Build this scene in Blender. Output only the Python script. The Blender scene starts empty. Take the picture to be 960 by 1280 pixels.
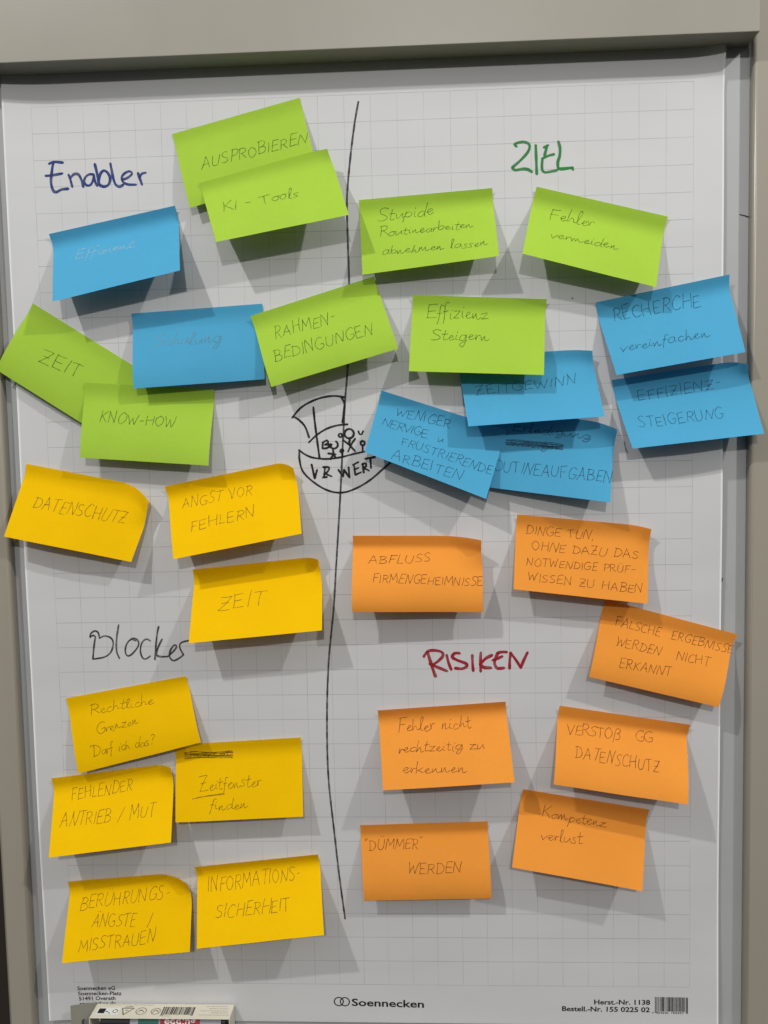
import bpy, bmesh, math, random
from mathutils import Matrix, Vector

SC = bpy.context.scene
COL = SC.collection

# ------------------------------------------------------------------ camera
CAM_LOC = [0.05667, -0.85554, 0.10684]
CAM_ROWS = [[0.99879, 0.044472, -0.02098], [0.017594, 0.075211, 0.997012], [0.045917, -0.996175, 0.074337]]   # camera right, up, back
CAM_FOCAL = 0.859375

cam_data = bpy.data.cameras.new('camera')
cam = bpy.data.objects.new('camera', cam_data); COL.objects.link(cam)
cam_data.sensor_fit = 'VERTICAL'; cam_data.sensor_height = 24.; cam_data.sensor_width = 18.
cam_data.lens = 24.*CAM_FOCAL
cam_data.clip_start = .01; cam_data.clip_end = 50.
cam.matrix_world = Matrix.Translation(CAM_LOC) @ Matrix(CAM_ROWS).transposed().to_4x4()
SC.camera = cam

# ------------------------------------------------------------------ world, lamps, exposure
world = bpy.data.worlds.new('World'); SC.world = world; world.use_nodes = True
bg = world.node_tree.nodes['Background']
bg.inputs['Strength'].default_value = 1.
_n = world.node_tree.nodes; _l = world.node_tree.links        # a room: bright ceiling, dim walls, dark floor
_tc = _n.new('ShaderNodeTexCoord'); _sx = _n.new('ShaderNodeSeparateXYZ'); _cr = _n.new('ShaderNodeValToRGB')
_l.new(_tc.outputs['Generated'], _sx.inputs[0])
_mr = _n.new('ShaderNodeMapRange'); _mr.inputs['From Min'].default_value = -1.; _mr.inputs['From Max'].default_value = 1.
_l.new(_sx.outputs['Z'], _mr.inputs['Value']); _l.new(_mr.outputs['Result'], _cr.inputs['Fac'])
_e = _cr.color_ramp.elements
_e[0].position = .45; _e[0].color = (.035, .033, .030, 1); _e[1].position = .72; _e[1].color = (.62, .63, .64, 1)
_e.new(.55).color = (.10, .10, .10, 1)
_l.new(_cr.outputs['Color'], bg.inputs['Color'])

def ceiling_spot(loc, power, radius, color):
    d = bpy.data.lights.new('ceiling_spot', 'SPOT'); o = bpy.data.objects.new('ceiling_spot', d); COL.objects.link(o)
    d.energy = power; d.shadow_soft_size = radius; d.color = color
    d.spot_size = math.radians(110); d.spot_blend = .6
    o.location = loc
    o.rotation_euler = (Vector((0, 0, 0)) - Vector(loc)).to_track_quat('-Z', 'Y').to_euler()
ceiling_spot((-1.18, -1.42, 1.86), 104., .032, (1., .985, .96))     # upper left
ceiling_spot((1.26, -.96, 1.30), 55., .025, (1., .985, .96))      # upper right
ceiling_spot((.16, -3.38, 1.59), 134., .05, (1., .975, .945))       # further back in the room

SC.view_settings.view_transform = 'Standard'; SC.view_settings.look = 'None'
SC.view_settings.exposure = 0.; SC.view_settings.gamma = 1.
try:
    SC.cycles.max_bounces = 8; SC.cycles.transparent_max_bounces = 12
    SC.cycles.use_adaptive_sampling = True
except Exception:
    pass

# ------------------------------------------------------------------ tables
# all tables in millimetres on the board: x to the right, z up
NOTES = [
    {'TL': [-176.95, 407.45], 'TR': [-54.02, 436.33], 'BR': [-37.69, 365.93], 'BL': [-159.52, 335.23], 'd': [3.26, 3.29], 'lift': [10.62, 9.65], 'prof': (-8, 20, 2, 0.12, 2.5), 'curl': [], 'col': 'green', 'label': 'green sticky note reading AUSPROBIEREN, half covered by the KI-Tools note', 'lines': [('AUSPROBIEREN', 19.7, 43.1, 123.8, 46.6, 11.5, 0.15)], 'ink': None},
    {'TL': [-150.27, 357.77], 'TR': [-27.22, 386.22], 'BR': [-7.1, 316.85], 'BL': [-130.01, 297.05], 'd': [13.93, 14.45], 'lift': [25.48, 27.44], 'prof': (-8, 25, 23, 0.12, 1), 'curl': [(1, 0.8, 0.4, -0.38, -2.75, 4)], 'col': 'green', 'label': 'green sticky note reading KI-Tools, stuck over the AUSPROBIEREN note', 'lines': [('KI - Tools', 14.3, 41.0, 87.6, 43.9, 11.5, 0.05)], 'ink': None},
    {'TL': [-299.55, 317.29], 'TR': [-175.84, 339.89], 'BR': [-165.03, 272.93], 'BL': [-287.74, 248.51], 'd': [6.5, 6.71], 'lift': [27.21, 30.33], 'prof': (-20, 27, 24, 0.16, 1.0), 'curl': [], 'col': 'blue', 'label': 'blue sticky note with faint silvery handwriting under the heading Enabler', 'lines': [('Effizient', 22.5, 32.6, 81.5, 35.5, 10.8, 0.1)], 'ink': 'sheen'},
    {'TL': [-319.58, 252.6], 'TR': [-212.58, 183.06], 'BR': [-245.75, 116.26], 'BL': [-354.74, 188.74], 'd': [4.29, 3.22], 'lift': [9.86, 3.94], 'prof': (-4, 22, -8, 0.12, 2.2), 'curl': [], 'col': 'green', 'label': 'steeply tilted green sticky note reading ZEIT at the left paper edge', 'lines': [('ZEIT', 31.4, 46.1, 72.3, 40.2, 13.1, 0.05)], 'ink': None},
    {'TL': [-222.53, 239.67], 'TR': [-95.12, 245.88], 'BR': [-93.23, 173.13], 'BL': [-218.04, 166.85], 'd': [6.31, 4.58], 'lift': [15.77, 10.2], 'prof': (-16, 32, 4, 0.15, 3.0), 'curl': [], 'col': 'blue', 'label': 'blue sticky note reading Schulung, lapping over the KNOW-HOW note', 'lines': [('Schulung', 21.1, 35.3, 85.6, 35.4, 13.8, 0.15)], 'ink': 'grey'},
    {'TL': [-270.2, 174.67], 'TR': [-144.71, 165.09], 'BR': [-148.87, 92.04], 'BL': [-273.54, 102.22], 'd': [10.66, 5.44], 'lift': [10.2, 15.77], 'prof': (-16, 32, 4, 0.15, 3.0), 'curl': [], 'col': 'green', 'label': 'green sticky note reading KNOW-HOW below the Schulung note', 'lines': [('KNOW-HOW', 16.9, 40.1, 90.9, 40.6, 11.5, 0.1)], 'ink': None},
    {'TL': [-106.3, 233.84], 'TR': [12.3, 268.17], 'BR': [35.07, 197.61], 'BL': [-85.17, 164.69], 'd': [8.73, 5.33], 'lift': [18.55, 20.41], 'prof': (-16, 32, 4, 0.15, 3.0), 'curl': [], 'col': 'green', 'label': 'green sticky note reading RAHMEN-BEDINGUNGEN just above the ship drawing', 'lines': [('RAHMEN-', 16.7, 29.8, 77.3, 32.5, 13.1, 0.1), ('BEDINGUNGEN', 10.8, 53.7, 109.2, 56.0, 11.9, 0.1)], 'ink': None},
    {'TL': [-0.18, 339.74], 'TR': [125.68, 346.39], 'BR': [129.29, 278.77], 'BL': [2.68, 267.03], 'd': [5.04, 5.72], 'lift': [16.06, 23.2], 'prof': (-20, 27, 24, 0.16, 1.0), 'curl': [], 'col': 'green', 'label': 'green sticky note reading Stupide Routinearbeiten abnehmen lassen', 'lines': [('Stupide', 17.4, 21.5, 69.4, 20.4, 12.3, 0.15), ('Routinearbeiten', 17.5, 38.5, 105.7, 40.1, 10.0, 0.15), ('abnehmen lassen', 19.6, 58.5, 117.2, 62.6, 10.0, 0.15)], 'ink': None},
    {'TL': [166.86, 346.32], 'TR': [288.6, 315.18], 'BR': [271.96, 246.88], 'BL': [149.9, 279.25], 'd': [5.49, 4.66], 'lift': [28.34, 21.94], 'prof': (-12, 27, 24, 0.2, 1), 'curl': [], 'col': 'green', 'label': 'green sticky note reading Fehler vermeiden under the heading ZIEL', 'lines': [('Fehler', 18.6, 29.0, 61.0, 25.7, 13.8, 0.1), ('vermeiden', 22.7, 50.2, 86.5, 45.4, 10.0, 0.1)], 'ink': None},
    {'TL': [49.24, 249.75], 'TR': [175.56, 242.15], 'BR': [169.24, 169.55], 'BL': [44.41, 176.15], 'd': [6.09, 6.01], 'lift': [22.39, 23.29], 'prof': (-20, 27, 24, 0.16, 1.0), 'curl': [], 'col': 'green', 'label': 'green sticky note reading Effizienz Steigern, overlapping the ZEITGEWINN note', 'lines': [('Effizienz', 14.1, 21.9, 72.8, 20.2, 14.6, 0.08), ('Steigern', 19.7, 44.7, 74.3, 42.1, 12.3, 0.05)], 'ink': None},
    {'TL': [221.23, 237.94], 'TR': [344.67, 259.92], 'BR': [351.39, 185.64], 'BL': [236.05, 168.08], 'd': [5.68, 7.38], 'lift': [21.41, 24.09], 'prof': (-20, 27, 24, 0.16, 1.0), 'curl': [], 'col': 'blue', 'label': 'blue sticky note reading RECHERCHE vereinfachen over the right paper edge', 'lines': [('RECHERCHE', 13.9, 20.7, 96.9, 23.6, 13.1, 0.05), ('vereinfachen', 10.7, 53.9, 97.3, 55.3, 10.8, 0.1)], 'ink': None},
    {'TL': [236.11, 165.07], 'TR': [363.46, 181.57], 'BR': [368.77, 111.2], 'BL': [250.57, 99.99], 'd': [5.27, 7.14], 'lift': [23.11, 24.96], 'prof': (-16, 20, 33, 0.15, 1.0), 'curl': [(1, 0.8, 0.5, -2.85, -5.68, 6)], 'col': 'blue', 'label': 'blue sticky note reading EFFIZIENZ-STEIGERUNG, reaching onto the right rail', 'lines': [('EFFIZIENZ-', 20.6, 25.0, 99.1, 23.8, 10.8, 0.08), ('STEIGERUNG', 13.2, 54.1, 94.1, 54.8, 11.2, 0.08)], 'ink': None},
    {'TL': [90.82, 190.13], 'TR': [218.28, 195.0], 'BR': [224.52, 130.16], 'BL': [98.99, 123.77], 'd': [5.64, 5.54], 'lift': [23.11, 24.96], 'prof': (-16, 20, 33, 0.15, 1.0), 'curl': [(1, 0.78, 0.5, -1.3, -2.7, 6)], 'col': 'blue', 'label': 'blue sticky note reading ZEITGEWINN, tucked under the Effizienz Steigern note', 'lines': [('ZEITGEWINN', 12.6, 42.2, 107.8, 36.5, 10.0, 0.1)], 'ink': None},
    {'TL': [17.42, 160.45], 'TR': [136.89, 119.96], 'BR': [114.4, 55.93], 'BL': [1.35, 101.93], 'd': [5.75, 8.05], 'lift': [17.84, 23.2], 'prof': (-20, 27, 24, 0.16, 1.0), 'curl': [], 'col': 'blue', 'label': 'blue sticky note reading WENIGER NERVIGE u FRUSTRIERENDE ARBEITEN beside the ship', 'lines': [('WENIGER', 19.0, 21.6, 73.8, 17.0, 10.0, 0.1), ('NERVIGE  u', 8.8, 38.5, 71.0, 35.4, 9.6, 0.1), ('FRUSTRIERENDE', 32.3, 53.2, 125.0, 49.9, 9.6, 0.1), ('ARBEITEN', 27.0, 72.3, 98.4, 67.3, 10.4, 0.1)], 'ink': None},
    {'TL': [117.65, 140.67], 'TR': [240.71, 123.79], 'BR': [230.07, 50.31], 'BL': [110.96, 66.71], 'd': [4.29, 6.29], 'lift': [6.25, 21.41], 'prof': (-20, 27, 24, 0.16, 1.0), 'curl': [(1, 0.75, 0.5, -0.78, -5.79, 7)], 'col': 'blue', 'label': 'blue sticky note reading ROUTINEAUFGABEN below a crossed-out word', 'lines': [('Erledigung', 26.8, 17.2, 104.0, 16.7, 9.2, 0.1), ('weniger', 26.3, 31.7, 75.2, 31.5, 8.5, 0.1), ('~', 20.6, 29.1, 81.2, 27.6, 6.9, 0), ('ROUTINEAUFGABEN', 3.6, 59.0, 126.7, 57.7, 11.2, 0.1)], 'ink': None},
    {'TL': [-333.1, 97.27], 'TR': [-205.3, 70.01], 'BR': [-227.96, 0.3], 'BL': [-349.52, 27.75], 'd': [6.35, 3.38], 'lift': [20.27, 17.38], 'prof': (-8, 24, 22, 0.15, 1), 'curl': [(1, 0.72, 0.6, -4.67, -11.74, 12)], 'col': 'yellow', 'label': 'yellow sticky note reading only DATENSCHUTZ at the left paper edge', 'lines': [('DATENSCHUTZ', 17.1, 42.7, 107.5, 40.5, 12.3, 0.08)], 'ink': None},
    {'TL': [-196.81, 72.33], 'TR': [-68.27, 95.51], 'BR': [-59.58, 26.35], 'BL': [-183.38, 3.82], 'd': [5.96, 6.49], 'lift': [26.14, 26.14], 'prof': (-20, 27, 24, 0.16, 1.0), 'curl': [(1, 0.85, 0.5, -0.27, -7.56, 7)], 'col': 'yellow', 'label': 'yellow sticky note reading ANGST VOR FEHLERN', 'lines': [('ANGST VOR', 12.8, 26.3, 81.9, 26.0, 11.2, 0.1), ('FEHLERN', 19.1, 51.3, 83.4, 49.1, 10.8, 0.1)], 'ink': None},
    {'TL': [-172.22, -10.04], 'TR': [-44.69, 1.52], 'BR': [-42.42, -66.03], 'BL': [-170.73, -76.98], 'd': [5.95, 6.4], 'lift': [28.64, 28.28], 'prof': (-20, 27, 24, 0.16, 1.0), 'curl': [(1, 0.86, 0.5, -1.99, -2.99, 7)], 'col': 'yellow', 'label': 'yellow sticky note reading ZEIT, right of the word Blocker', 'lines': [('ZEIT', 25.6, 45.8, 70.8, 46.1, 16.2, 0.12)], 'ink': None},
    {'TL': [-13.43, 20.98], 'TR': [112.15, 18.72], 'BR': [110.44, -52.23], 'BL': [-13.93, -49.78], 'd': [6.92, 6.48], 'lift': [22.26, 17.98], 'prof': (-18, 34, -12, 0.16, 2.6, 0.05), 'curl': [(1, 0.66, 0.55, -2.01, -2.67, 16)], 'col': 'orange', 'label': 'orange sticky note reading ABFLUSS FIRMENGEHEIMNISSE', 'lines': [('ABFLUSS', 15.2, 29.1, 76.3, 27.3, 8.5, 0.12), ('FIRMENGEHEIMNISSE', 20.3, 47.9, 126.5, 51.7, 8.5, 0.12)], 'ink': None},
    {'TL': [145.89, 38.85], 'TR': [272.93, 25.08], 'BR': [265.52, -46.48], 'BL': [139.68, -30.55], 'd': [5.94, 5.69], 'lift': [19.63, 17.84], 'prof': (-20, 27, 24, 0.16, 1.0), 'curl': [(1, 0.8, 0.5, -1.43, -1.91, 8)], 'col': 'orange', 'label': 'orange sticky note reading DINGE TUN, OHNE DAZU DAS NOTWENDIGE PRÜF-WISSEN ZU HABEN', 'lines': [('DINGE TUN,', 10.3, 18.4, 74.6, 18.4, 8.5, 0.1), ('OHNE DAZU DAS', 16.1, 34.8, 116.8, 33.0, 8.5, 0.1), ('NOTWENDIGE PRÜF–', 11.3, 50.7, 115.5, 47.9, 7.7, 0.1), ('WISSEN ZU HABEN', 12.6, 66.2, 121.9, 66.4, 8.1, 0.1)], 'ink': None},
    {'TL': [229.98, -44.85], 'TR': [354.72, -80.25], 'BR': [331.47, -146.09], 'BL': [211.05, -117.23], 'd': [5.41, 7.66], 'lift': [13.95, 17.44], 'prof': (-14, 28, -4, 0.18, 3.5, 0.06), 'curl': [], 'col': 'orange', 'label': 'orange sticky note reading FALSCHE ERGEBNISSE WERDEN NICHT ERKANNT', 'lines': [('FALSCHE  ERGEBNISSE', 14.8, 22.2, 128.6, 21.0, 8.8, 0.1), ('WERDEN   NICHT', 18.1, 41.8, 109.0, 39.3, 8.8, 0.1), ('ERKANNT', 26.0, 60.9, 75.4, 58.3, 8.5, 0.1)], 'ink': None},
    {'TL': [7.08, -152.56], 'TR': [132.68, -144.56], 'BR': [137.73, -213.49], 'BL': [12.34, -221.8], 'd': [6.2, 6.68], 'lift': [29.44, 31.23], 'prof': (-20, 27, 24, 0.16, 1.0), 'curl': [], 'col': 'orange', 'label': 'orange sticky note reading Fehler nicht rechtzeitig zu erkennen', 'lines': [('Fehler nicht', 17.8, 24.3, 90.9, 24.8, 12.3, 0.1), ('rechtzeitig zu', 17.3, 43.5, 101.2, 45.0, 10.0, 0.1), ('erkennen', 19.9, 61.8, 81.9, 64.3, 10.0, 0.1)], 'ink': None},
    {'TL': [-13.1, -269.7], 'TR': [113.84, -265.65], 'BR': [115.82, -337.72], 'BL': [-9.94, -341.67], 'd': [4.99, 5.47], 'lift': [11.78, 13.46], 'prof': (-15, 24, -10, 0.16, 3, 0.06), 'curl': [], 'col': 'orange', 'label': 'orange sticky note reading DÜMMER WERDEN, lowest on the right half', 'lines': [('"DÜMMER"', 3.3, 27.0, 61.0, 25.8, 10.0, 0.1), ('WERDEN', 44.7, 49.7, 98.6, 50.4, 10.0, 0.1)], 'ink': None},
    {'TL': [185.34, -149.2], 'TR': [310.69, -168.66], 'BR': [299.25, -235.05], 'BL': [175.52, -219.09], 'd': [5.84, 7.5], 'lift': [23.13, 32.02], 'prof': (-16, 33, 12, 0.18, 3, 0.06), 'curl': [], 'col': 'orange', 'label': 'orange sticky note reading VERSTOß GG DATENSCHUTZ', 'lines': [('VERSTOß   GG', 10.2, 27.1, 93.7, 24.6, 10.4, 0.1), ('DATENSCHUTZ', 18.8, 48.7, 99.2, 51.3, 10.8, 0.1)], 'ink': None},
    {'TL': [149.07, -232.93], 'TR': [272.09, -253.8], 'BR': [258.83, -323.25], 'BL': [134.92, -300.12], 'd': [5.92, 6.11], 'lift': [24.98, 25.87], 'prof': (-20, 27, 24, 0.16, 1.0), 'curl': [], 'col': 'orange', 'label': 'orange sticky note reading Kompetenz verlust', 'lines': [('Kompetenz', 23.1, 25.9, 87.2, 25.2, 10.8, 0.1), ('verlust', 24.7, 46.2, 65.7, 44.0, 10.8, 0.05)], 'ink': None},
    {'TL': [-306.24, -138.55], 'TR': [-183.91, -117.11], 'BR': [-167.88, -180.74], 'BL': [-293.34, -212.77], 'd': [3.46, 3.16], 'lift': [9.28, 12.06], 'prof': (-16, 32, 4, 0.15, 3.0), 'curl': [], 'col': 'yellow', 'label': 'yellow sticky note reading Rechtliche Grenzen "Darf ich das?"', 'lines': [('Rechtliche', 21.5, 20.9, 88.0, 22.6, 10.8, 0.1), ('Grenzen', 25.3, 42.8, 69.2, 41.6, 10.8, 0.1), ('"Darf ich das?', 15.3, 62.9, 81.5, 66.0, 10.0, 0.1)], 'ink': None},
    {'TL': [-323.87, -219.68], 'TR': [-201.0, -205.42], 'BR': [-195.81, -273.69], 'BL': [-317.15, -288.23], 'd': [7.31, 4.95], 'lift': [28.86, 29.5], 'prof': (-14, 24, 26, 0.17, 1), 'curl': [(1, 0.86, 0.4, 0.43, -2.28, 6)], 'col': 'yellow', 'label': 'yellow sticky note reading FEHLENDER ANTRIEB / MUT', 'lines': [('FEHLENDER', 19.3, 25.7, 83.1, 23.4, 11.5, 0.1), ('ANTRIEB / MUT', 9.1, 49.8, 108.3, 51.2, 12.3, 0.1)], 'ink': None},
    {'TL': [-197.66, -186.84], 'TR': [-70.32, -179.88], 'BR': [-67.57, -254.26], 'BL': [-195.17, -260.27], 'd': [4.13, 4.42], 'lift': [15.17, 16.06], 'prof': (-20, 27, 24, 0.16, 1.0), 'curl': [], 'col': 'yellow', 'label': 'yellow sticky note reading Zeitfenster finden under a scribbled-out word', 'lines': [('Format', 13.1, 14.6, 55.2, 14.6, 6.9, 0.1), ('~', 8.3, 12.0, 60.1, 13.3, 7.7, 0), ('Zeitfenster', 24.5, 47.3, 85.5, 44.9, 13.1, 0.1), ('_', 17.0, 54.3, 49.4, 50.4, 6.2, 0), ('finden', 34.2, 66.1, 71.7, 65.5, 10.0, 0.1)], 'ink': None},
    {'TL': [-312.23, -327.57], 'TR': [-185.58, -317.52], 'BR': [-182.56, -387.33], 'BL': [-310.41, -397.72], 'd': [6.85, 5.6], 'lift': [26.76, 24.27], 'prof': (-20, 27, 24, 0.16, 1.0), 'curl': [(1, 0.72, 0.5, -0.21, -8.15, 11)], 'col': 'yellow', 'label': 'yellow sticky note reading BERÜHRUNGS-ÄNGSTE / MISSTRAUEN in the bottom left corner', 'lines': [('BERÜHRUNGS-', 12.4, 29.9, 103.2, 26.8, 12.3, 0.1), ('ÄNGSTE  /', 25.9, 47.3, 87.7, 49.8, 11.5, 0.1), ('MISSTRAUEN', 15.4, 67.5, 91.1, 65.0, 11.5, 0.1)], 'ink': None},
    {'TL': [-181.49, -312.34], 'TR': [-56.2, -298.97], 'BR': [-47.73, -363.87], 'BL': [-173.45, -379.69], 'd': [6.43, 6.77], 'lift': [31.23, 33.01], 'prof': (-20, 27, 24, 0.16, 1.0), 'curl': [], 'col': 'yellow', 'label': 'yellow sticky note reading INFORMATIONS-SICHERHEIT', 'lines': [('INFORMATIONS-', 11.1, 28.5, 106.2, 25.2, 12.7, 0.1), ('SICHERHEIT', 19.4, 51.4, 94.0, 52.4, 11.9, 0.1)], 'ink': None},
]
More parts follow.
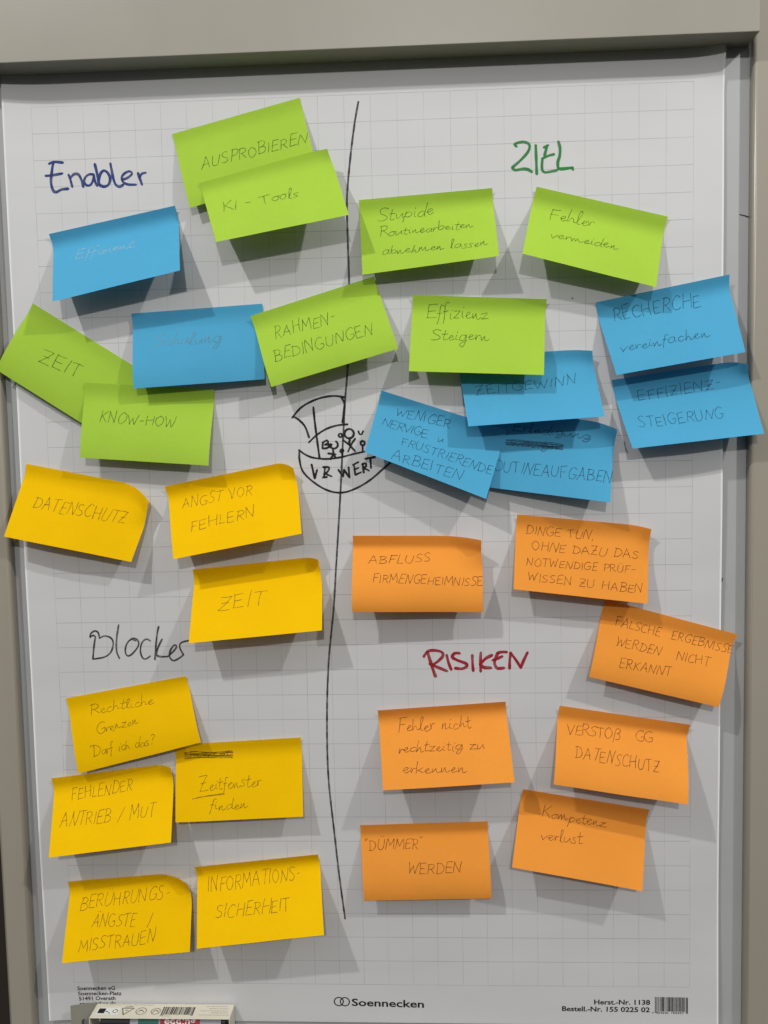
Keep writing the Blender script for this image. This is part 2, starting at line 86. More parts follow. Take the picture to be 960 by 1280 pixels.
STROKES = {
    'enabler': (2.5, 'blue_marker', [[(-297.6, 384.3), (-293.2, 385.9), (-284.1, 385.0)], [(-293.5, 385.4), (-295.2, 377.8), (-296.6, 367.3), (-295.1, 359.6), (-292.2, 357.5), (-286.5, 359.9), (-280.0, 360.3)], [(-301.4, 373.1), (-295.0, 373.5), (-285.2, 374.9)], [(-279.1, 373.4), (-277.5, 368.4), (-276.0, 361.9)], [(-278.1, 370.0), (-273.6, 373.8), (-269.4, 373.2), (-266.6, 367.5), (-265.3, 361.6)], [(-255.3, 372.9), (-259.0, 373.1), (-263.1, 370.3), (-264.2, 365.6), (-260.9, 362.6), (-256.9, 364.6), (-254.2, 371.7)], [(-254.5, 372.9), (-253.8, 367.0), (-251.6, 362.0)], [(-253.1, 382.4), (-251.6, 375.1), (-249.7, 363.1)], [(-249.9, 367.5), (-248.4, 372.7), (-244.8, 376.1), (-240.7, 373.6), (-238.8, 368.3), (-240.5, 363.1), (-244.9, 361.1), (-249.6, 362.8)], [(-237.9, 382.3), (-236.9, 375.8), (-235.5, 367.6), (-233.3, 362.2), (-229.7, 360.6), (-226.2, 362.3)], [(-227.0, 367.1), (-222.0, 368.5), (-217.3, 372.2), (-219.6, 374.6), (-224.3, 373.0), (-227.5, 369.1), (-226.4, 364.9), (-221.7, 362.4), (-213.8, 361.9)], [(-211.5, 372.6), (-209.9, 367.3), (-208.0, 361.7)], [(-210.2, 368.5), (-207.9, 371.9), (-203.9, 372.8)]]),
    'ziel': (2.6, 'green_marker', [[(148.9, 384.7), (147.0, 386.7), (151.3, 388.2), (156.7, 388.3), (160.6, 386.2), (160.9, 382.4), (158.2, 377.6), (151.9, 371.3), (144.8, 365.6)], [(144.8, 365.6), (147.2, 363.1), (154.2, 363.8), (158.8, 363.4), (163.1, 360.9)], [(166.8, 385.1), (167.1, 374.6), (167.6, 358.6)], [(174.5, 382.9), (176.5, 383.8), (178.4, 384.7)], [(177.5, 384.5), (176.2, 380.0), (174.9, 375.2)], [(183.8, 376.3), (178.7, 375.2), (172.5, 372.5)], [(173.1, 372.9), (172.5, 367.6), (172.8, 362.2), (175.1, 360.1), (180.6, 360.6), (186.4, 361.6)], [(187.9, 387.5), (189.4, 381.4), (189.0, 374.6), (187.2, 368.6), (187.6, 363.1)], [(187.6, 363.1), (191.4, 362.7), (201.1, 363.5)], [(200.4, 363.5), (201.4, 361.6)]]),
    'blocker': (1.8, 'black_marker', [[(-279.4, -77.4), (-278.5, -73.4), (-274.2, -70.9), (-270.9, -72.8), (-269.9, -78.3)], [(-279.3, -76.5), (-276.1, -75.3), (-275.2, -75.9)], [(-274.0, -76.6), (-276.0, -87.3), (-277.6, -99.4)], [(-269.9, -78.3), (-264.7, -76.1), (-258.5, -78.0), (-256.2, -83.7), (-259.1, -92.6), (-266.3, -97.6), (-277.6, -99.4)], [(-249.9, -65.1), (-252.5, -78.7), (-253.1, -91.4), (-250.5, -99.0)], [(-233.3, -81.2), (-238.3, -79.9), (-242.9, -85.2), (-244.3, -92.7), (-241.5, -96.6), (-235.7, -92.8), (-230.5, -85.3), (-232.0, -80.0), (-236.3, -78.7), (-239.6, -81.1)], [(-218.5, -81.6), (-222.5, -79.7), (-227.1, -83.4), (-229.0, -91.6), (-227.1, -98.6), (-223.9, -99.8), (-219.1, -96.8)], [(-209.6, -67.2), (-212.1, -79.2), (-214.7, -100.4)], [(-206.7, -80.2), (-210.8, -88.0), (-212.8, -95.6), (-209.3, -97.5), (-201.7, -97.6)], [(-201.7, -97.6), (-195.9, -92.6), (-192.3, -87.6), (-194.3, -85.9), (-198.3, -90.7), (-199.8, -97.6), (-196.2, -101.8), (-190.5, -99.6), (-185.5, -95.9)], [(-185.5, -95.9), (-188.8, -89.8), (-188.9, -85.5), (-186.0, -83.0), (-177.8, -81.4)]]),
    'risiken': (3.0, 'red_marker', [[(53.5, -100.1), (57.6, -94.9), (64.4, -94.0), (71.1, -95.7), (72.3, -99.4), (67.9, -104.4), (61.7, -108.7)], [(57.2, -95.5), (59.9, -104.9), (63.4, -116.4), (64.9, -120.2)], [(59.2, -107.4), (67.8, -111.2), (76.1, -114.8)], [(76.0, -98.8), (77.7, -106.3), (80.3, -113.5)], [(88.6, -97.1), (83.9, -97.0), (81.4, -100.7), (86.3, -103.9), (94.2, -107.1), (95.8, -109.6), (91.1, -112.5), (84.0, -111.9)], [(101.0, -99.1), (101.2, -106.6), (101.8, -114.9)], [(109.4, -96.7), (108.9, -106.6), (109.1, -115.6)], [(120.2, -99.3), (114.4, -102.3), (108.5, -108.1)], [(108.5, -108.1), (111.9, -111.3), (119.2, -112.0)], [(134.6, -96.4), (129.1, -96.3), (125.5, -97.5)], [(130.3, -100.6), (125.4, -102.8), (120.8, -104.3)], [(126.1, -96.9), (124.0, -101.8), (122.7, -107.4), (125.3, -112.3), (132.0, -112.1)], [(138.5, -97.0), (137.6, -104.4), (137.3, -112.9)], [(138.3, -97.0), (143.7, -104.5), (148.2, -112.0)], [(148.2, -112.0), (151.2, -104.6), (154.9, -96.9)]]),
    'ship': (2.05, 'black_marker_dark', [[(-69.7, 136.5), (-61.2, 145.7), (-50.8, 151.6), (-39.4, 155.3), (-28.0, 156.4), (-17.9, 154.8)], [(-21.1, 154.5), (-18.6, 148.6), (-19.6, 139.7), (-21.0, 130.7)], [(-68.8, 137.7), (-62.7, 133.7), (-57.2, 127.0), (-53.8, 116.8)], [(-54.2, 112.3), (-46.0, 119.5), (-36.8, 124.9), (-26.5, 128.0), (-16.0, 128.9)], [(-48.9, 146.0), (-47.9, 132.5), (-46.1, 114.4), (-44.1, 96.5)], [(-64.1, 105.1), (-57.9, 100.5), (-50.0, 97.3), (-37.5, 95.9), (-23.8, 97.2), (-11.3, 100.1), (4.7, 103.2)], [(-63.8, 103.4), (-63.8, 95.5), (-60.7, 84.1), (-50.7, 73.7), (-37.2, 65.4), (-23.5, 62.9), (-9.8, 66.6), (4.0, 74.3), (15.6, 83.7), (25.4, 92.0), (28.3, 94.8)], [(-10.2, 119.8), (-10.9, 117.6), (-12.6, 116.0), (-14.9, 115.4), (-17.1, 116.1), (-18.8, 117.7), (-19.3, 120.0), (-18.6, 122.2), (-16.9, 123.9), (-14.7, 124.4), (-12.4, 123.8), (-10.8, 122.1), (-10.2, 119.8)], [(-14.3, 115.4), (-15.0, 109.2)], [(-20.6, 113.6), (-15.0, 109.2)], [(-9.0, 114.9), (-12.4, 110.3), (-16.3, 102.5)], [(-15.0, 109.2), (-9.3, 102.7)], [(-21.6, 118.4), (-21.9, 117.5), (-22.5, 116.9), (-23.4, 116.7), (-24.2, 117.0), (-24.8, 117.6), (-25.0, 118.4), (-24.8, 119.3), (-24.1, 119.9), (-23.3, 120.1), (-22.4, 119.8), (-21.8, 119.2), (-21.6, 118.4)], [(-5.7, 122.0), (-4.8, 119.4), (-2.7, 119.1), (-1.1, 122.2)], [(-27.8, 112.7), (-26.5, 111.3), (-26.0, 109.4), (-26.6, 107.6), (-28.0, 106.3), (-29.9, 105.8), (-31.7, 106.3), (-33.1, 107.7), (-33.5, 109.6)], [(-40.5, 112.0), (-36.5, 113.9), (-35.4, 111.3), (-38.5, 109.7)], [(-38.5, 109.7), (-32.1, 109.8), (-36.7, 106.5), (-41.0, 106.1)], [(-40.5, 112.0), (-41.1, 106.1)], [(-35.5, 109.6), (-32.7, 106.8)], [(-31.0, 105.0), (-30.6, 100.5), (-33.6, 95.5)], [(-35.7, 101.2), (-28.3, 100.2)], [(-30.8, 100.5), (-28.2, 96.5)], [(-21.0, 103.5), (-21.2, 102.8), (-21.7, 102.3), (-22.4, 102.1), (-23.0, 102.3), (-23.5, 102.8), (-23.7, 103.5), (-23.5, 104.2), (-23.0, 104.7), (-22.3, 104.8), (-21.6, 104.6), (-21.1, 104.1), (-21.0, 103.5)], [(-22.0, 101.7), (-21.8, 97.5)], [(0.1, 110.4), (-0.2, 109.3), (-1.0, 108.6), (-2.0, 108.4), (-3.0, 108.7), (-3.7, 109.4), (-4.0, 110.4), (-3.7, 111.4), (-2.9, 112.2), (-1.9, 112.4), (-0.9, 112.1), (-0.2, 111.4), (0.1, 110.4)], [(-2.0, 108.1), (-2.1, 102.7)], [(-52.1, 90.7), (-49.4, 77.3)], [(-49.4, 77.3), (-46.9, 85.5)], [(-39.1, 87.6), (-40.3, 78.0)], [(-40.8, 88.0), (-35.2, 87.6), (-36.5, 83.8), (-40.2, 80.9)], [(-38.8, 81.6), (-32.8, 78.8)], [(-41.4, 78.0), (-37.4, 78.4)], [(-26.1, 85.1), (-21.8, 78.5)], [(-21.8, 78.5), (-20.7, 85.0)], [(-20.7, 85.0), (-15.6, 77.5)], [(-15.6, 77.5), (-16.1, 87.5)], [(-10.9, 89.9), (-9.8, 79.9)], [(-11.7, 89.7), (-6.3, 92.3)], [(-10.5, 85.0), (-6.5, 86.7)], [(-9.8, 79.9), (-4.1, 82.4)], [(-2.4, 90.6), (-1.5, 81.8)], [(-3.0, 90.0), (0.8, 91.0), (0.7, 88.0), (-1.9, 86.1)], [(-1.6, 86.6), (3.7, 83.7)], [(0.3, 95.3), (10.0, 96.9)], [(5.1, 96.1), (5.7, 86.0)]]),
    'line': (1.9, 'black_marker', [[(1.3, 430.7), (-2.9, 410.0), (-7.9, 376.4), (-11.5, 342.4), (-11.7, 308.2), (-11.4, 263.2), (-13.0, 228.5), (-14.6, 185.9), (-18.0, 150.8), (-20.8, 115.4), (-24.2, 68.9), (-27.7, 25.9), (-31.0, -12.7), (-34.4, -52.3), (-40.4, -103.4), (-43.6, -157.5), (-43.9, -219.5), (-39.3, -278.8), (-35.3, -324.6), (-30.6, -368.1)]]),
    'speck_a': (1.6, 'black_marker', [[(340.9, -26.3), (340.5, -29.0)]]),
    'speck_b': (1.4, 'black_marker', [[(199.8, 243.2), (200.3, 242.6)]]),
    'penmark': (1.2, 'black_marker_dark', [[(356.0, 315.9), (360.0, 314.9), (363.2, 313.7), (366.6, 311.8)]]),
}
PRINT = [('Soennecken eG', -309.5, -445.7, -270.1, -445.3, 4.0), ('Soennecken-Platz', -309.0, -451.3, -263.7, -451.0, 4.0), ('51491 Overath', -308.4, -456.8, -270.2, -456.2, 4.0), ('soennecken.de', -307.8, -462.4, -270.0, -461.7, 4.0), ('Soennecken', -26.1, -460.1, 47.4, -461.4, 7.69), ('Herst.-Nr. 1138', 218.2, -456.2, 273.7, -456.1, 5.08), ('Bestell.-Nr. 155 0225 02', 186.1, -463.4, 273.4, -463.9, 5.08)]
RINGS = [[-39.2, -455.8], [-33.0, -455.9]]
BARCODE = [[278.5, -448.0], [311.2, -448.2], [310.9, -465.4], [277.8, -465.7]]


# ------------------------------------------------------------------ materials
def new_mat(name):
    m = bpy.data.materials.new(name); m.use_nodes = True
    nt = m.node_tree
    return m, nt, nt.nodes, nt.links, nt.nodes['Principled BSDF']

def noise(nt, scale, detail=2., rough=.5, coord='Object', stretch=None):
    tc = nt.nodes.new('ShaderNodeTexCoord'); n = nt.nodes.new('ShaderNodeTexNoise')
    n.inputs['Scale'].default_value = scale; n.inputs['Detail'].default_value = detail; n.inputs['Roughness'].default_value = rough
    src = tc.outputs[coord]
    if stretch:
        mp = nt.nodes.new('ShaderNodeMapping'); mp.inputs['Scale'].default_value = stretch
        nt.links.new(src, mp.inputs['Vector']); src = mp.outputs['Vector']
    nt.links.new(src, n.inputs['Vector'])
    return n

def ramp(nt, src, a, b, ca, cb):
    r = nt.nodes.new('ShaderNodeMapRange'); r.clamp = True
    for k, v in zip(('From Min', 'From Max', 'To Min', 'To Max'), (a, b, ca, cb)): r.inputs[k].default_value = v
    nt.links.new(src, r.inputs['Value'])
    return r.outputs['Result']

def mixc(nt, fac, a, b, blend='MIX'):
    m = nt.nodes.new('ShaderNodeMix'); m.data_type = 'RGBA'; m.blend_type = blend
    for sock, v in ((m.inputs[0], fac), (m.inputs[6], a), (m.inputs[7], b)):
        if isinstance(v, (int, float)): sock.default_value = v
        elif isinstance(v, tuple): sock.default_value = v if len(v) == 4 else (*v, 1)
        else: nt.links.new(v, sock)
    return m.outputs[2]

def math_node(nt, op, a, b=None):
    m = nt.nodes.new('ShaderNodeMath'); m.operation = op
    for sock, v in ((m.inputs[0], a), (m.inputs[1], b)):
        if v is None: continue
        if isinstance(v, (int, float)): sock.default_value = v
        else: nt.links.new(v, sock)
    return m.outputs[0]

def bump(nt, p, height, strength, dist):
    b = nt.nodes.new('ShaderNodeBump'); b.inputs['Strength'].default_value = strength; b.inputs['Distance'].default_value = dist
    nt.links.new(height, b.inputs['Height']); nt.links.new(b.outputs['Normal'], p.inputs['Normal'])
    return b

def mat_plain(name, col, rough=.5, var=.06, scale=30., bump_scale=0., bump_dist=.0001, spec=.5, metallic=0., stretch=None):
    m, nt, N, Lk, p = new_mat(name)
    n = noise(nt, scale, 4., .6, stretch=stretch)
    f = ramp(nt, n.outputs['Fac'], .3, .7, 0., 1.)
    c = mixc(nt, f, tuple(v*(1 - var) for v in col), tuple(min(1., v*(1 + var)) for v in col))
    Lk.new(c, p.inputs['Base Color'])
    p.inputs['Roughness'].default_value = rough; p.inputs['Specular IOR Level'].default_value = spec
    p.inputs['Metallic'].default_value = metallic
    if bump_scale:
        bump(nt, p, noise(nt, bump_scale, 3.).outputs['Fac'], .6, bump_dist)
    return m

def mat_paper_grid():
    m, nt, N, Lk, p = new_mat('squared_paper')
    tc = N.new('ShaderNodeTexCoord'); sx = N.new('ShaderNodeSeparateXYZ'); Lk.new(tc.outputs['Object'], sx.inputs[0])
    lines = []
    for ax, half, phase, wid in (('X', .3127, 0., .00024), ('Z', .4377, 0., .00030)):
        other, oh = ('Z', .4377) if ax == 'X' else ('X', .3127)
        v = sx.outputs[ax]
        q = math_node(nt, 'DIVIDE', v, .025); q = math_node(nt, 'ADD', q, phase)
        q = math_node(nt, 'FRACT', q); q = math_node(nt, 'SUBTRACT', q, .5); q = math_node(nt, 'ABSOLUTE', q)
        on = math_node(nt, 'LESS_THAN', q, wid/.025)
        inside = math_node(nt, 'MULTIPLY', math_node(nt, 'LESS_THAN', math_node(nt, 'ABSOLUTE', v), half),
                           math_node(nt, 'LESS_THAN', math_node(nt, 'ABSOLUTE', sx.outputs[other]), oh))
        st = noise(nt, 26. if ax == 'X' else 19., 2.)
        on = math_node(nt, 'MULTIPLY', math_node(nt, 'MULTIPLY', on, inside), ramp(nt, st.outputs['Fac'], .35, .7, .30 if ax == 'X' else .60, 1.0 if ax == 'X' else 1.15))
        lines.append(on)
    ln = math_node(nt, 'MAXIMUM', lines[0], lines[1])
    cl = noise(nt, 7., 3.)
    base = mixc(nt, ramp(nt, cl.outputs['Fac'], .3, .7, 0., 1.), (.568, .570, .570), (.596, .596, .592))
    c = mixc(nt, ln, base, (.385, .388, .395))
    Lk.new(c, p.inputs['Base Color'])
    p.inputs['Roughness'].default_value = .62; p.inputs['Specular IOR Level'].default_value = .25
    big = noise(nt, 7., 2.5, .5, stretch=(.45, 1., 1.25)); fine = noise(nt, 420., 3.)
    h = math_node(nt, 'ADD', math_node(nt, 'MULTIPLY', big.outputs['Fac'], 1.), math_node(nt, 'MULTIPLY', fine.outputs['Fac'], .012))
    bump(nt, p, h, .7, .0046)
    return m

def mat_note(name, col):
    m, nt, N, Lk, p = new_mat(name)
    n = noise(nt, 14., 3.); g = noise(nt, 260., 3., .65)
    c = mixc(nt, ramp(nt, n.outputs['Fac'], .3, .7, 0., 1.), tuple(v*.965 for v in col), tuple(min(.97, v*1.025) for v in col))
    c = mixc(nt, ramp(nt, g.outputs['Fac'], .35, .7, 0., .10), c, tuple(v*.72 for v in col))
    Lk.new(c, p.inputs['Base Color'])
    p.inputs['Roughness'].default_value = .8; p.inputs['Specular IOR Level'].default_value = .06
    h = math_node(nt, 'ADD', math_node(nt, 'MULTIPLY', noise(nt, 38., 2.).outputs['Fac'], 1.), math_node(nt, 'MULTIPLY', g.outputs['Fac'], .06))
    b = bump(nt, p, h, .35, .0012)
    t = N.new('ShaderNodeBsdfTranslucent'); Lk.new(c, t.inputs['Color']); Lk.new(b.outputs['Normal'], t.inputs['Normal'])
    mx = N.new('ShaderNodeMixShader'); mx.inputs[0].default_value = .09
    Lk.new(p.outputs[0], mx.inputs[1]); Lk.new(t.outputs[0], mx.inputs[2])
    Lk.new(mx.outputs[0], N['Material Output'].inputs['Surface'])
    return m

def mat_ink(name, col, cover=.9, skip=.25, scale=160., rough=.55, spec=.2):
    """ink that covers unevenly, the paper showing through its thin spots"""
    m, nt, N, Lk, p = new_mat(name)
    p.inputs['Base Color'].default_value = (*col, 1); p.inputs['Roughness'].default_value = rough; p.inputs['Specular IOR Level'].default_value = spec
    t = N.new('ShaderNodeBsdfTransparent'); mx = N.new('ShaderNodeMixShader')
    f = ramp(nt, noise(nt, scale, 3., .6).outputs['Fac'], .35, .6, cover - skip, cover)
    Lk.new(f, mx.inputs[0]); Lk.new(t.outputs[0], mx.inputs[1]); Lk.new(p.outputs[0], mx.inputs[2])
    Lk.new(mx.outputs[0], N['Material Output'].inputs['Surface'])
    return m

M = {
    'paper': mat_paper_grid(),
    'sheets': mat_plain('pad_paper', (.72, .72, .71), .7, .03, 60.),
    'enamel': mat_plain('whiteboard_enamel', (.405, .412, .410), .36, .03, 12., spec=.4),
    'lacquer': mat_plain('beige_lacquer', (.288, .270, .224), .38, .025, 18., 900., .00006, spec=.4),
    'rail': mat_plain('rail_lacquer', (.330, .302, .246), .25, .03, 10., 700., .00005, spec=.5, stretch=(1., 1., .15)),
    'wall': mat_plain('dark_wall', (.035, .024, .016), .8, .1, 4.),
    'carton': mat_plain('cream_carton', (.66, .63, .52), .5, .03, 40., 300., .00005),
    'carton_grey': mat_plain('grey_carton', (.25, .245, .20), .7, .05, 40., 300., .00005),
    'print': mat_ink('black_print', (.012, .012, .013), .96, .1, 400.),
    'print_grey': mat_ink('grey_print', (.10, .10, .095), .8, .2, 400.),
    'white_print': mat_plain('white_print', (.75, .75, .72), .5, .02),
    'black_plastic': mat_plain('black_plastic', (.012, .012, .013), .35, .1, 80.),
    'grey_plastic': mat_plain('grey_plastic', (.33, .33, .36), .4, .08, 300., stretch=(6., .2, .2)),
    'teal': mat_plain('teal_label', (.02, .12, .10), .4, .05),
    'red_label': mat_plain('red_label', (.36, .012, .03), .4, .05),
    'blue_marker': mat_ink('blue_marker_ink', (.016, .040, .19), .92, .25),
    'green_marker': mat_ink('green_marker_ink', (.020, .215, .042), .93, .25),
    'red_marker': mat_ink('red_marker_ink', (.34, .012, .026), .93, .28),
    'black_marker': mat_ink('black_marker_ink', (.035, .035, .038), .86, .34),
    'black_marker_dark': mat_ink('fresh_black_marker_ink', (.012, .012, .014), .95, .18),
}
NOTE_COL = {'green': (.375, .585, .058), 'blue': (.080, .370, .595), 'yellow': (.885, .525, .001), 'orange': (.855, .318, .047)}
NOTE_MAT = {k: mat_note(k + '_note_paper', c) for k, c in NOTE_COL.items()}
PEN = {
    'green': mat_ink('pen_on_green', (.035, .07, .012), .82, .36, 300.),
    'blue': mat_ink('pen_on_blue', (.008, .04, .085), .82, .36, 300.),
    'yellow': mat_ink('pen_on_yellow', (.17, .095, .008), .80, .36, 300.),
    'orange': mat_ink('pen_on_orange', (.13, .034, .006), .82, .36, 300.),
    'sheen': mat_ink('pen_painted_sheen', (.46, .56, .60), .72, .55, 300., .3, .6),  # glinting pen strokes: their sheen is painted in as a lighter ink colour
    'grey': mat_ink('grey_pen', (.10, .17, .21), .7, .45, 300., .3, .5),
}

# ------------------------------------------------------------------ helpers
def link_mesh(name, verts, faces, mat, parent=None, smooth=False, loc=None):
    me = bpy.data.meshes.new(name)
    if loc is not None: verts = [(v[0] - loc[0], v[1] - loc[1], v[2] - loc[2]) for v in verts]
    me.from_pydata(verts, [], faces); me.update()
    if mat: me.materials.append(mat)
    if smooth:
        for p in me.polygons: p.use_smooth = True
    o = bpy.data.objects.new(name, me); COL.objects.link(o)
    if loc is not None: o.location = loc
    if parent: o.parent = parent
    return o

def empty(name, loc=(0, 0, 0)):
    o = bpy.data.objects.new(name, None); COL.objects.link(o); o.location = loc; o.empty_display_size = .02
    return o

def tag(o, label, cat, group=None):
    o['label'] = label; o['category'] = cat
    if group: o['group'] = group

def box(name, x0, x1, y0, y1, z0, z1, mat, parent=None, bevel=0., seg=3):
    bm = bmesh.new()
    bmesh.ops.create_cube(bm, size=1.)
    for v in bm.verts:
        v.co = Vector(((x0 + x1)/2 + v.co.x*(x1 - x0), (y0 + y1)/2 + v.co.y*(y1 - y0), (z0 + z1)/2 + v.co.z*(z1 - z0)))
    if bevel: bmesh.ops.bevel(bm, geom=list(bm.edges), offset=bevel, segments=seg, affect='EDGES', profile=.5)
    me = bpy.data.meshes.new(name); bm.to_mesh(me); bm.free()
    me.materials.append(mat)
    if bevel:
        for p in me.polygons: p.use_smooth = True
        try: me.set_sharp_from_angle(angle=math.radians(50))
        except Exception: pass
    o = bpy.data.objects.new(name, me); COL.objects.link(o)
    if parent: o.parent = parent
    if bevel: flat_faces(o)
    return o

def flat_faces(o):
    """keep the large faces flat and let only the rounded edges turn"""
    for e in o.data.edges: e.use_edge_sharp = False
    md = o.modifiers.new('weighted_normal', 'WEIGHTED_NORMAL'); md.mode = 'FACE_AREA'; md.weight = 100; md.keep_sharp = False

def fix_normals(me):
    bm = bmesh.new(); bm.from_mesh(me); bmesh.ops.recalc_face_normals(bm, faces=bm.faces); bm.to_mesh(me); bm.free()

def paper_depth(x, z):
    """how far (m) the paper's front stands off the board at x, z (m): slow waves, side edges lifting"""
    x = max(-.34, min(.34, x)); z = max(-.49, min(.48, z))
    d = .0022 + .0005*math.sin(5.1*x + 2.3*z + .7) + .00035*math.sin(11*z + 3*x)
    r = max(0., (x - .285)/.055); l = max(0., (-x - .285)/.055)
    d += r*r*(.0022 + .0009*math.sin(9*z + 1) + .0006*math.sin(23*z))
    d += l*l*(.0036 + .0009*math.sin(8*z + 2.2) + .0005*math.sin(21*z + 1))
    c = max(0., (x - .300)/.040)*max(0., (z - .425)/.035)          # top right corner of the sheet, bent up
    d += .0045*c*c
    return d

PW, PH = .127, .076            # a sticky note, metres

def profile(t0, t1, t2, band, power, soft=.12, n=76):
    """side view of a note: cumulative (down, out), each normalised to end at 1"""
    a, b, A, B = [0.], [0.], 0., 0.
    for i in range(n):
        s = (i + .5)/n
        q = min(1., max(0., (s - band + soft)/(2*soft))); q = q*q*(3 - 2*q)
        e = max(0., (s - band)/(1 - band))**power
        th = math.radians(t0 + (t1 - t0)*q + (t2 - t1)*e)
        A += math.cos(th); B += math.sin(th); a.append(A); b.append(B)
    return [v/A for v in a], [v/B for v in b]

def make_surface(note):
    """returns S(u, v) -> (x, y, z) in metres; u along the top edge, v down the note"""
    TL, TR, BR, BL, d, lift, prof, curl = (note[k] for k in ('TL', 'TR', 'BR', 'BL', 'd', 'lift', 'prof', 'curl'))
    a, b = profile(*prof)
    n = len(a) - 1
    bow = note.get('bow', 0.)
    def S(u, v):
        f = min(max(v, 0.), 1.)*n; i = min(int(f), n - 1); f -= i
        A = a[i] + (a[i+1] - a[i])*f + min(0., v) + max(0., v - 1); Bv = b[i] + (b[i+1] - b[i])*f
        tx = TL[0] + (TR[0] - TL[0])*u; tz = TL[1] + (TR[1] - TL[1])*u
        bx = BL[0] + (BR[0] - BL[0])*u; bz = BL[1] + (BR[1] - BL[1])*u
        x = tx + (bx - tx)*A; z = tz + (bz - tz)*A
        dep = d[0] + (d[1] - d[0])*u + Bv*(lift[0] + (lift[1] - lift[0])*u + bow*4*u*(1 - u))
        for (side, u0, v1, cx, cz, cd) in curl:
            uu = u if side > 0 else 1 - u
            if uu > u0 and v < v1:
                w = ((uu - u0)/(1 - u0))**2; k = 1 - max(v, 0.)/v1; w *= k*k*(3 - 2*k)
                x += cx*w; z += cz*w; dep += cd*w
        return (x*.001, -dep*.001, z*.001)
    return S


# ------------------------------------------------------------------ handwriting
def spline(pts, step):
    if len(pts) == 2:
        (x0, y0), (x1, y1) = pts; n = max(2, int(math.hypot(x1 - x0, y1 - y0)/step))
        return [(x0 + (x1 - x0)*i/n, y0 + (y1 - y0)*i/n) for i in range(n + 1)]
    out = []; P = [pts[0]] + list(pts) + [pts[-1]]
    if pts[0] == pts[-1]: P[0] = pts[-2]; P[-1] = pts[1]
    for i in range(1, len(P) - 2):
        a, b, c, d = P[i-1], P[i], P[i+1], P[i+2]
        n = max(2, int(math.hypot(c[0] - b[0], c[1] - b[1])/step))
        for k in range(n):
            t = k/n; t2 = t*t; t3 = t2*t
            out.append(tuple(.5*(2*b[j] + (c[j] - a[j])*t + (2*a[j] - 5*b[j] + 4*c[j] - d[j])*t2 + (3*b[j] - a[j] - 3*c[j] + d[j])*t3) for j in (0, 1)))
    out.append(pts[-1])
    return out

class Ink:
    """ribbons of ink laid on a surface; at(x, y, lift) gives the point (m) for x, y in mm"""
    def __init__(self, at, seed=1): self.at = at; self.v = []; self.f = []; self.k = 0; self.rnd = random.Random(seed)
    def stroke(self, pts, width, step=.8, taper=.75):
        p = spline(pts, step)
        q = [p[0]]
        for c in p[1:]:
            if math.hypot(c[0] - q[-1][0], c[1] - q[-1][1]) > .05: q.append(c)
        if len(q) < 2: q = [p[0], (p[0][0] + .25, p[0][1])]
        n = len(q); self.k += 1
        off = .00013 + .000012*(self.k % 9)
        w0 = width*self.rnd.uniform(.9, 1.1); ph = self.rnd.uniform(0, 6)
        def tang(i):
            a, b = q[max(0, i-1)], q[min(n-1, i+1)]; L = math.hypot(b[0] - a[0], b[1] - a[1]) or 1
            return (b[0] - a[0])/L, (b[1] - a[1])/L
        rows = []
        tx, ty = tang(0); rows.append(((q[0][0] - tx*w0*.42, q[0][1] - ty*w0*.42), (tx, ty), w0*.45))
        for i in range(n):
            w = w0*(1 + .10*math.sin(ph + i*.55))
            if i == n - 1: w *= taper
            rows.append((q[i], tang(i), w))
        tx, ty = tang(n-1); rows.append(((q[-1][0] + tx*w0*.38, q[-1][1] + ty*w0*.38), (tx, ty), w0*.38*taper))
        b0 = len(self.v)
        for (c, t, w) in rows:
            for s in (-.5, .5): self.v.append(self.at(c[0] - t[1]*w*s, c[1] + t[0]*w*s, off))
        for i in range(len(rows) - 1):
            a = b0 + 2*i; self.f.append((a, a+1, a+3, a+2))
    def build(self, name, mat, parent, loc=None):
        return link_mesh(name, self.v, self.f, mat, parent, True, loc)

